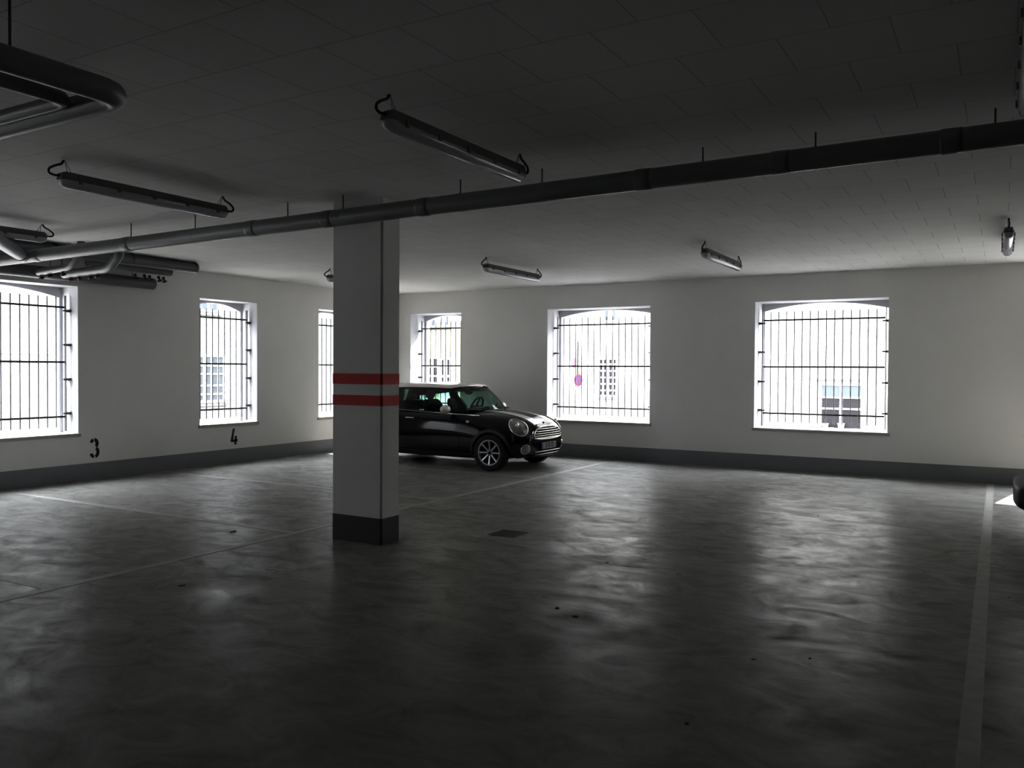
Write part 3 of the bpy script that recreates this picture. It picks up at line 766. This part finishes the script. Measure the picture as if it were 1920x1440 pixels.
# bonnet stripes
for s in (-1, 1):
    g = [[(-.40 + .975 * i / 26, s * (.150 + .20 * k / 5 + 0.03 * (1 - i / 26)), 2) for k in range(6)] for i in range(27)]
    link('bonnet_stripe', patch_bm(ray_patch(bvh, g, (0, 0, -1), 0.0035)), M['white'], car)
# grille
def front(y, z, off=0.006): return ray_patch(bvh, [[(2, y, z)]], (-1, 0, 0), off)[0][0]
gl = [(0, .712), (.20, .706), (.34, .685), (.435, .635), (.468, .58), (.45, .535), (.31, .515), (0, .508)]
loop_ = gl + [(-y, z) for y, z in gl[-2:0:-1]]
def dense(lp, n=4):
    out = []
    for i in range(len(lp)):
        a, b = lp[i], lp[(i + 1) % len(lp)]
        out += [(a[0] + (b[0] - a[0]) * k / n, a[1] + (b[1] - a[1]) * k / n) for k in range(n)]
    return out
def half_w(z):
    for (y0, z0), (y1, z1) in zip(gl[:-1], gl[1:]):
        if z1 <= z <= z0 and z1 != z0: return y0 + (y1 - y0) * (z0 - z) / (z0 - z1)
    return .3
rows = []
for k in range(13):
    z = .711 - (.711 - .509) * k / 12; w = half_w(z); rows.append([front(-w + 2 * w * i / 16, z, .003) for i in range(17)])
gr = link('grille', patch_bm(rows), M['dark'], car)
bm = bmesh.new(); tube(bm, [front(y, z, .008) for y, z in dense(loop_)], 0.013, 8, closed=True); link('grille_surround', bm, M['chrome'], gr)
for z in (.675, .640, .604, .568, .535):
    w = half_w(z) - .02; bm = bmesh.new(); tube(bm, [front(-w + 2 * w * i / 14, z, .008) for i in range(15)], 0.006, 8); link('grille_slat', bm, M['chrome'], gr)
# lower intake
rows = [[front(-.44 + .88 * i / 16, z, .003) for i in range(17)] for z in (.325, .29, .26, .235)]
it = link('lower_intake', patch_bm(rows), M['dark'], car)
for z, w in ((.312, .43), (.268, .42)):
    bm = bmesh.new(); tube(bm, [front(-w + 2 * w * i / 14, z, .007) for i in range(15)], 0.005, 8); link('intake_strip', bm, M['chrome'], it)
# head lamps and fog lamps
for s in (-1, 1):
    n = Vector((.70, s * .50, .46)).normalized(); c = Vector((.40, s * .60, .70))
    ea = Vector((-.62, s * -.05, .78)); ea = (ea - n * ea.dot(n)).normalized(); eb = n.cross(ea)
    def hp(r, a, off):
        p = c + ea * math.cos(a) * .165 * r + eb * math.sin(a) * .125 * r
        h = bvh.ray_cast(p + n * 1.0, -n)
        return (h[0] if h[0] is not None else p) + n * off
    N_ = 28
    bm = bmesh.new(); prev = None
    for r in (1.0, .8, .6, .4, .2):
        ring = [bm.verts.new(hp(r, 2 * PI * k / N_, .006 + .022 * (1 - r * r))) for k in range(N_)]
        if prev:
            for k in range(N_): bm.faces.new((prev[k], prev[(k + 1) % N_], ring[(k + 1) % N_], ring[k]))
        prev = ring
    bm.faces.new(prev)
    hl = link('headlamp', bm, M['lens'], car, smooth=True)
    bm = bmesh.new(); tube(bm, [hp(1.06, 2 * PI * k / N_, .008) for k in range(N_)], 0.014, 8, closed=True); link('headlamp_ring', bm, M['chrome'], hl)
    bm = bmesh.new(); q = hp(.25, 1.0, .03); ellipsoid(bm, q, (.03, .045, .045)); link('bulb_reflector', bm, M['chrome'], hl)
    n2 = Vector((.86, s * .5, 0)).normalized(); c2 = Vector((.50, s * .575, .365)); e2 = Vector((-s * .5, .86, 0)).normalized() if s > 0 else Vector((.5, .86, 0)).normalized()
    def fp(r, a, off):
        p = c2 + e2 * math.cos(a) * r + Vector((0, 0, 1)) * math.sin(a) * r
        h = bvh.ray_cast(p + n2, -n2); return (h[0] if h[0] is not None else p) + n2 * off
    bm = bmesh.new(); ring = [bm.verts.new(fp(.072, 2 * PI * k / 20, .004)) for k in range(20)]; inn = [bm.verts.new(fp(.036, 2 * PI * k / 20, .012)) for k in range(20)]
    for k in range(20): bm.faces.new((ring[k], ring[(k + 1) % 20], inn[(k + 1) % 20], inn[k]))
    bm.faces.new(inn)
    fl = link('fog_lamp', bm, M['lens'], car, smooth=True)
    bm = bmesh.new(); tube(bm, [fp(.076, 2 * PI * k / 20, .006) for k in range(20)], 0.010, 8, closed=True); link('fog_lamp_ring', bm, M['chrome'], fl)
# number plate
pl = None
px = max(front(y, .40, 0).x for y in (-.2, 0, .2)) + 0.012
bm = bmesh.new(); bx(bm, px - .012, px, -.26, .26, .345, .455, 0.003); pl = link('number_plate', bm, M['plate'], car)
bm = bmesh.new(); bx(bm, px, px + .0015, -.258, -.215, .348, .452); link('country_band', bm, M['plateblue'], pl)
def text_mesh(name, s, size, m, parent, mw):
    cu = bpy.data.curves.new('t', 'FONT'); cu.body = s; cu.size = size; cu.extrude = 0.001; cu.align_x = 'CENTER'; cu.align_y = 'CENTER'
    o = bpy.data.objects.new('t', cu); C.objects.link(o)
    dg = bpy.context.evaluated_depsgraph_get(); dg.update()
    me = bpy.data.meshes.new_from_object(o.evaluated_get(dg)); bpy.data.objects.remove(o, do_unlink=True)
    me.transform(mw); me.materials.clear(); me.materials.append(m)
    q = bpy.data.objects.new(name, me); C.objects.link(q); q.parent = parent
    return q
RX = Matrix(((0, 0, 1, px + .002), (1, 0, 0, .02), (0, 1, 0, .40), (0, 0, 0, 1)))
text_mesh('plate_lettering', 'E\u00b7SI 72', 0.105, M['black_paint'], pl, RX @ Matrix.Diagonal((1.0, 1.1, 1, 1)))
# winged round badge at the bonnet tip
hb = bvh.ray_cast(Vector((.56, 0, 3)), Vector((0, 0, -1)))[0]
bm = bmesh.new(); ellipsoid(bm, (hb.x, 0, hb.z + .004), (.030, .030, .010))
for s in (-1, 1):
    for k in range(3): bx(bm, hb.x - .014 + .010 * k, hb.x - .008 + .010 * k, min(s * .028, s * (.085 - .012 * k)), max(s * .028, s * (.085 - .012 * k)), hb.z - .004, hb.z + .006)
link('winged_badge', bm, M['chrome'], car)

# a dark car in the right-hand bays: only the tip of its front bumper enters the picture
car2, bvh2 = make_car('black car of which only the rounded front bumper enters the right picture edge', None, (0.14 + 0.705, 9.9, 0), PI, ST2, False, 'trimblk')
for s in (-1, 1):
    bm = bmesh.new(); h = bvh2.ray_cast(Vector((3, s * .52, .62)), Vector((-1, 0, 0)))[0] or Vector((.45, s * .5, .62))
    ellipsoid(bm, (h.x - .03, s * .52, .62), (.09, .13, .05)); link('headlamp', bm, M['lens'], car2)

# ------------------------------------------------------------------ outside: street and the houses across it
bm = bmesh.new(); bx(bm, -40, 45, B + 0.6, 60, GROUND - 0.2, GROUND); bx(bm, -40, -L - 0.45, -20, B + 0.6, GROUND - 0.2, GROUND)
link('street_ground', bm, M['street'], kind='structure')
FY, FX = 26.0, -22.0
def house_window(parent, ax, a0, a1, z0, z1, cols, rows, pane=None, fr=0.06, mu=0.035, panes=None, depth=0.05, zdiv=None):
    """frame with muntins and one pane mesh behind; ax 'y' = on the back street front, 'x' = on the left one"""
    P = (lambda bm, u0, u1, d0, d1, w0, w1: bx(bm, u0, u1, FY - d1, FY - d0, w0, w1)) if ax == 'y' else (lambda bm, u0, u1, d0, d1, w0, w1: bx(bm, FX + d0, FX + d1, u0, u1, w0, w1))
    bm = bmesh.new()
    P(bm, a0, a0 + fr, 0, depth, z0, z1); P(bm, a1 - fr, a1, 0, depth, z0, z1); P(bm, a0 + fr, a1 - fr, 0, depth, z0, z0 + fr); P(bm, a0 + fr, a1 - fr, 0, depth, z1 - fr, z1)
    for k in range(1, cols):
        u = a0 + (a1 - a0) * k / cols; w = mu if not (cols % 2 == 0 and k == cols // 2) else mu * 1.7
        P(bm, u - w / 2, u + w / 2, 0, depth - 0.006, z0 + fr, z1 - fr)
    for z in (zdiv or [z0 + (z1 - z0) * k / rows for k in range(1, rows)]): P(bm, a0 + fr, a1 - fr, 0, depth - 0.01, z - mu / 2, z + mu / 2)
    w = link('window', bm, M['fwhite'], parent)
    bm = bmesh.new(); P(bm, a0 + fr * .5, a1 - fr * .5, 0, depth * 0.3, z0 + fr * .5, z1 - fr * .5); link('pane', bm, pane or M['pane'], w)
    return w
def house(name, label, m, x0, x1, y0, y1, h):
    r = empty(name, (0, 0, 0), label=label, cat='house')
    bm = bmesh.new(); bx(bm, x0, x1, y0, y1, GROUND, h); link('wall', bm, m, r)
    bm = bmesh.new(); bx(bm, x0 - .0, x1, y0 - 0.0, y1, h, h + 0.3); link('roof', bm, M['stonesill'], r)
    return r
h1 = house('street_house', 'yellow-cream house beyond the narrow back window, with a white glazed door', M['facadeyel'], -22, -14.6, FY, 38, 7.5)
h2 = house('street_house', 'cream house behind the round road sign, with one tall narrow window', M['facade'], -14.6, -5.1, FY, 38, 7.5)
h3 = house('street_house', 'pale house with a blue window blind and white flower pots, beyond the widest right window', M['facade'], -5.1, 2.55, FY, 38, 18)
bm = bmesh.new(); bx(bm, 2.55, 40, FY, 38, GROUND, 7.5)
link('street_front', bm, M['facade'], kind='structure')
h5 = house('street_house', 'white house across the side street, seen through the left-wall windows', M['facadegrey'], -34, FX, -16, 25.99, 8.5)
bm = bmesh.new(); bx(bm, -7.15, -5.35, FY, 36, 7.8, 15.0); link('roof', bm, M['facade'], h2)  # unseen tower added on the house to block the sun, not a real roof
# window with blind and pots
w = house_window(h3, 'y', -4.62, -3.40, -0.09, 1.30, 2, 3, fr=0.07, mu=0.05, zdiv=[0.55, 0.88])
bm = bmesh.new(); bx(bm, -4.55, -3.47, FY - 0.028, FY - 0.018, 0.895, 1.23); link('blind', bm, M['blind'], w)
bm = bmesh.new(); bx(bm, -4.74, -3.37, FY - 0.10, FY, 1.385, 1.43); link('cornice', bm, M['stonesill'], h3)
bm = bmesh.new(); bx(bm, -4.74, -3.28, FY - 0.30, FY, -0.14, -0.09); link('window_ledge', bm, M['fwhite'], h3)
bm = bmesh.new(); bx(bm, -4.74, -3.37, FY - 0.06, FY, 3.54, 3.57); link('cornice', bm, M['facadeyel'], h3)
def pot(x, r, h, label):
    g = empty('flower_pot', (x, FY - 0.17, -0.088), label=label, cat='flower pot', group='white pots on the window ledge across the street')
    bm = bmesh.new(); lathe(bm, [(r * .68, 0), (r, h), (r * 1.06, h), (r * 1.06, h * .97), (r * .85, h * .9)], 'z', 20); link('pot', bm, M['fwhite'], g)
    bm = bmesh.new(); lathe(bm, [(0, h * .9), (r * .9, h * .9)], 'z', 16); link('soil', bm, M['leaf'], g)
pot(-4.42, 0.095, 0.20, 'left white flower pot on the window ledge across the street')
pot(-3.985, 0.10, 0.22, 'white flower pot on the window ledge across the street, at the middle mullion')
g = empty('planter_box', (-4.255, FY - 0.2, -0.088), label='little white square box between the two pots on the ledge', cat='planter')
bm = bmesh.new(); bx(bm, -.075, .075, -.05, .05, 0, .09, .006); link('box', bm, M['fwhite'], g)
bm = bmesh.new(); bx(bm, -.06, .06, -.035, .035, .085, .094); link('soil', bm, M['leaf'], g)
# narrow window
house_window(h2, 'y', -11.80, -11.10, 0.74, 2.06, 4, 6, fr=0.06, mu=0.05)
bm = bmesh.new(); bx(bm, -11.85, -11.10, FY - 0.10, FY, 0.66, 0.705); link('window_ledge', bm, M['stonesill'], h2)
house_window(h2, 'y', -11.62, -11.14, 3.28, 4.6, 2, 2, fr=0.05, mu=0.08, pane=M['paneblue'])
bm = bmesh.new(); bx(bm, -13.0, -12.60, FY - 0.03, FY, GROUND, 0.95); link('yellow_panel', bm, M['facadeyel'], h2)
# glazed door and upper window of the yellow house
house_window(h1, 'y', -19.05, -18.45, 1.02, 2.10, 2, 3, fr=0.06, mu=0.06)
house_window(h1, 'y', -18.42, -17.85, 1.02, 2.10, 2, 2, fr=0.10, mu=0.09, zdiv=[1.38])
bm = bmesh.new(); bx(bm, -18.42, -17.85, FY - 0.05, FY, GROUND, 1.01); link('door_leaf', bm, M['fwhite'], h1)
house_window(h1, 'y', -19.2, -18.55, 3.25, 4.6, 2, 1, fr=0.06, mu=0.1, pane=M['paneblue'])
house_window(h1, 'y', -18.45, -17.95, 3.25, 4.6, 2, 1, fr=0.06, mu=0.1, pane=M['paneblue'])
bm = bmesh.new(); bx(bm, -19.3, -17.9, FY - 0.12, FY, 3.17, 3.24); link('window_ledge', bm, M['stonesill'], h1)
# white house on the left
house_window(h5, 'x', 17.2, 18.85, 0.52, 2.08, 6, 5, fr=0.08, mu=0.05, pane=M['paneblue'], zdiv=[.80, 1.08, 1.45, 1.72])
bm = bmesh.new(); bx(bm, FX, FX + .12, 17.1, 18.95, 0.42, 0.475); link('window_ledge', bm, M['stonesill'], h5)
house_window(h5, 'x', 17.3, 18.6, 3.45, 5.0, 3, 2, fr=0.06, mu=0.05, pane=M['paneblue'])
bm = bmesh.new(); bx(bm, FX, FX + .12, 17.2, 18.75, 3.33, 3.38); link('window_ledge', bm, M['stonesill'], h5)
bm = bmesh.new(); bx(bm, FX, FX + .05, -10, 13.2, 2.0, 2.03); link('string_course', bm, M['fwhite'], h5)

# round no-stopping sign on its post
sg = empty('road_sign', (-11.87, 24.5, GROUND), label='round red and blue no-stopping sign on a grey post across the street', cat='road sign')
bm = bmesh.new(); tube(bm, [(0, 0, 2.3), (0, 0, 3.58)], 0.028, 12); link('post', bm, M['pole'], sg)
bm = bmesh.new(); tube(bm, [(0, 0, 0), (0, 0, 2.3)], 0.03, 12); link('washed_out_post', bm, M['fwhite'], sg)  # lower post coloured pale to imitate overexposure; no real sleeve there
nn = Vector((.95, -.31, 0)).normalized(); tt = Vector((.31, .95, 0)).normalized(); zz = Vector((0, 0, 1))
def disc(bm, c, r, off, n=32, ry=1.0, th=0.004):
    c = Vector(c); a = [bm.verts.new(c + nn * off + (tt * math.cos(2 * PI * k / n) * r + zz * math.sin(2 * PI * k / n) * r * ry)) for k in range(n)]
    b = [bm.verts.new(v.co + nn * th) for v in a]
    for k in range(n): bm.faces.new((a[k], a[(k + 1) % n], b[(k + 1) % n], b[k]))
    bm.faces.new(a[::-1]); bm.faces.new(b)
cz = 2.315
bm = bmesh.new(); disc(bm, (0, 0, cz), 0.20, 0.03); pl2 = link('sign_disc', bm, M['signred'], sg)
bm = bmesh.new(); disc(bm, (0, 0, cz), 0.158, 0.034); link('blue_field', bm, M['signblue'], pl2)
bm = bmesh.new()
for s in (-1, 1):
    d = (tt * s + zz).normalized(); e = (tt * -s + zz).normalized(); q = []
    for off in (0.038, 0.042):
        q.append([bm.verts.new(Vector((0, 0, cz)) + nn * (off + .0004 * s) + d * a * .158 + e * b * .02) for a, b in ((-1, -1), (1, -1), (1, 1), (-1, 1))])
    for i in range(4): bm.faces.new((q[0][i], q[0][(i + 1) % 4], q[1][(i + 1) % 4], q[1][i]))
    bm.faces.new(q[1])
link('red_cross', bm, M['signred'], pl2)
nn_keep = nn
bm = bmesh.new(); disc(bm, (-.10, -.05, 2.88), 0.135, -0.03, ry=1.35); link('faded_disc', bm, M['signpink'], sg)

# ------------------------------------------------------------------ light: bright overcast-blue sky plus sun over the street roofs
W = bpy.data.worlds.new('sky'); bpy.context.scene.world = W; W.use_nodes = True
bg = W.node_tree.nodes['Background']; bg.inputs['Color'].default_value = (0.90, 0.93, 1.0, 1); bg.inputs['Strength'].default_value = 14.0
sun = bpy.data.lights.new('sun', 'SUN'); sun.energy = 16.0; sun.angle = math.radians(0.6); sun.color = (1.0, 0.96, 0.88)
so = bpy.data.objects.new('sun', sun); C.objects.link(so)
so.rotation_euler = Vector((-0.2, -1.0, -1.0)).to_track_quat('-Z', 'Y').to_euler()
# daylight portals: they only steer the sky's light sampling into the window openings
for (a, b) in BACK:
    l = bpy.data.lights.new('window_portal', 'AREA'); l.shape = 'RECTANGLE'; l.size = b - a - 0.1; l.size_y = ZT - ZS; l.cycles.is_portal = True
    o = bpy.data.objects.new('window_portal', l); C.objects.link(o); o.location = ((a + b) / 2, B + RB + 0.14, (ZT + ZS) / 2); o.rotation_euler = (-PI / 2, 0, 0)
for (a, b) in LEFT:
    l = bpy.data.lights.new('window_portal', 'AREA'); l.shape = 'RECTANGLE'; l.size = b - a - 0.1; l.size_y = ZT - ZS; l.cycles.is_portal = True
    o = bpy.data.objects.new('window_portal', l); C.objects.link(o); o.location = (-L - RL - 0.14, (a + b) / 2, (ZT + ZS) / 2); o.rotation_euler = (PI / 2, 0, -PI / 2) if False else (-PI / 2, 0, PI / 2)

# ------------------------------------------------------------------ camera
yaw, pitch, roll = math.radians(30.3575), math.radians(-0.9965), math.radians(0.325)
fw = Vector((-math.sin(yaw) * math.cos(pitch), math.cos(yaw) * math.cos(pitch), math.sin(pitch)))
r0 = Vector((math.cos(yaw), math.sin(yaw), 0)); u0 = r0.cross(fw)
rr = r0 * math.cos(roll) + u0 * math.sin(roll); uu = -r0 * math.sin(roll) + u0 * math.cos(roll)
cam = bpy.data.cameras.new('camera'); cam.sensor_fit = 'HORIZONTAL'; cam.sensor_width = 36.0; cam.lens = 1561.52 * 36.0 / 1920.0
cam.clip_start = 0.05; cam.clip_end = 300
co = bpy.data.objects.new('camera', cam); C.objects.link(co)
mw = Matrix((rr, uu, -fw)).transposed().to_4x4(); mw.translation = (0, 0, CAM_Z)
co.matrix_world = mw
sc = bpy.context.scene; sc.camera = co
sc.view_settings.view_transform = 'Standard'; sc.view_settings.look = 'None'; sc.view_settings.exposure = 1.2; sc.view_settings.gamma = 0.72
sc.cycles.use_denoising = True
sc.cycles.max_bounces = 10; sc.cycles.diffuse_bounces = 6; sc.cycles.glossy_bounces = 4; sc.cycles.transparent_max_bounces = 12
sc.cycles.sample_clamp_indirect = 6.0; sc.cycles.caustics_reflective = False; sc.cycles.caustics_refractive = False
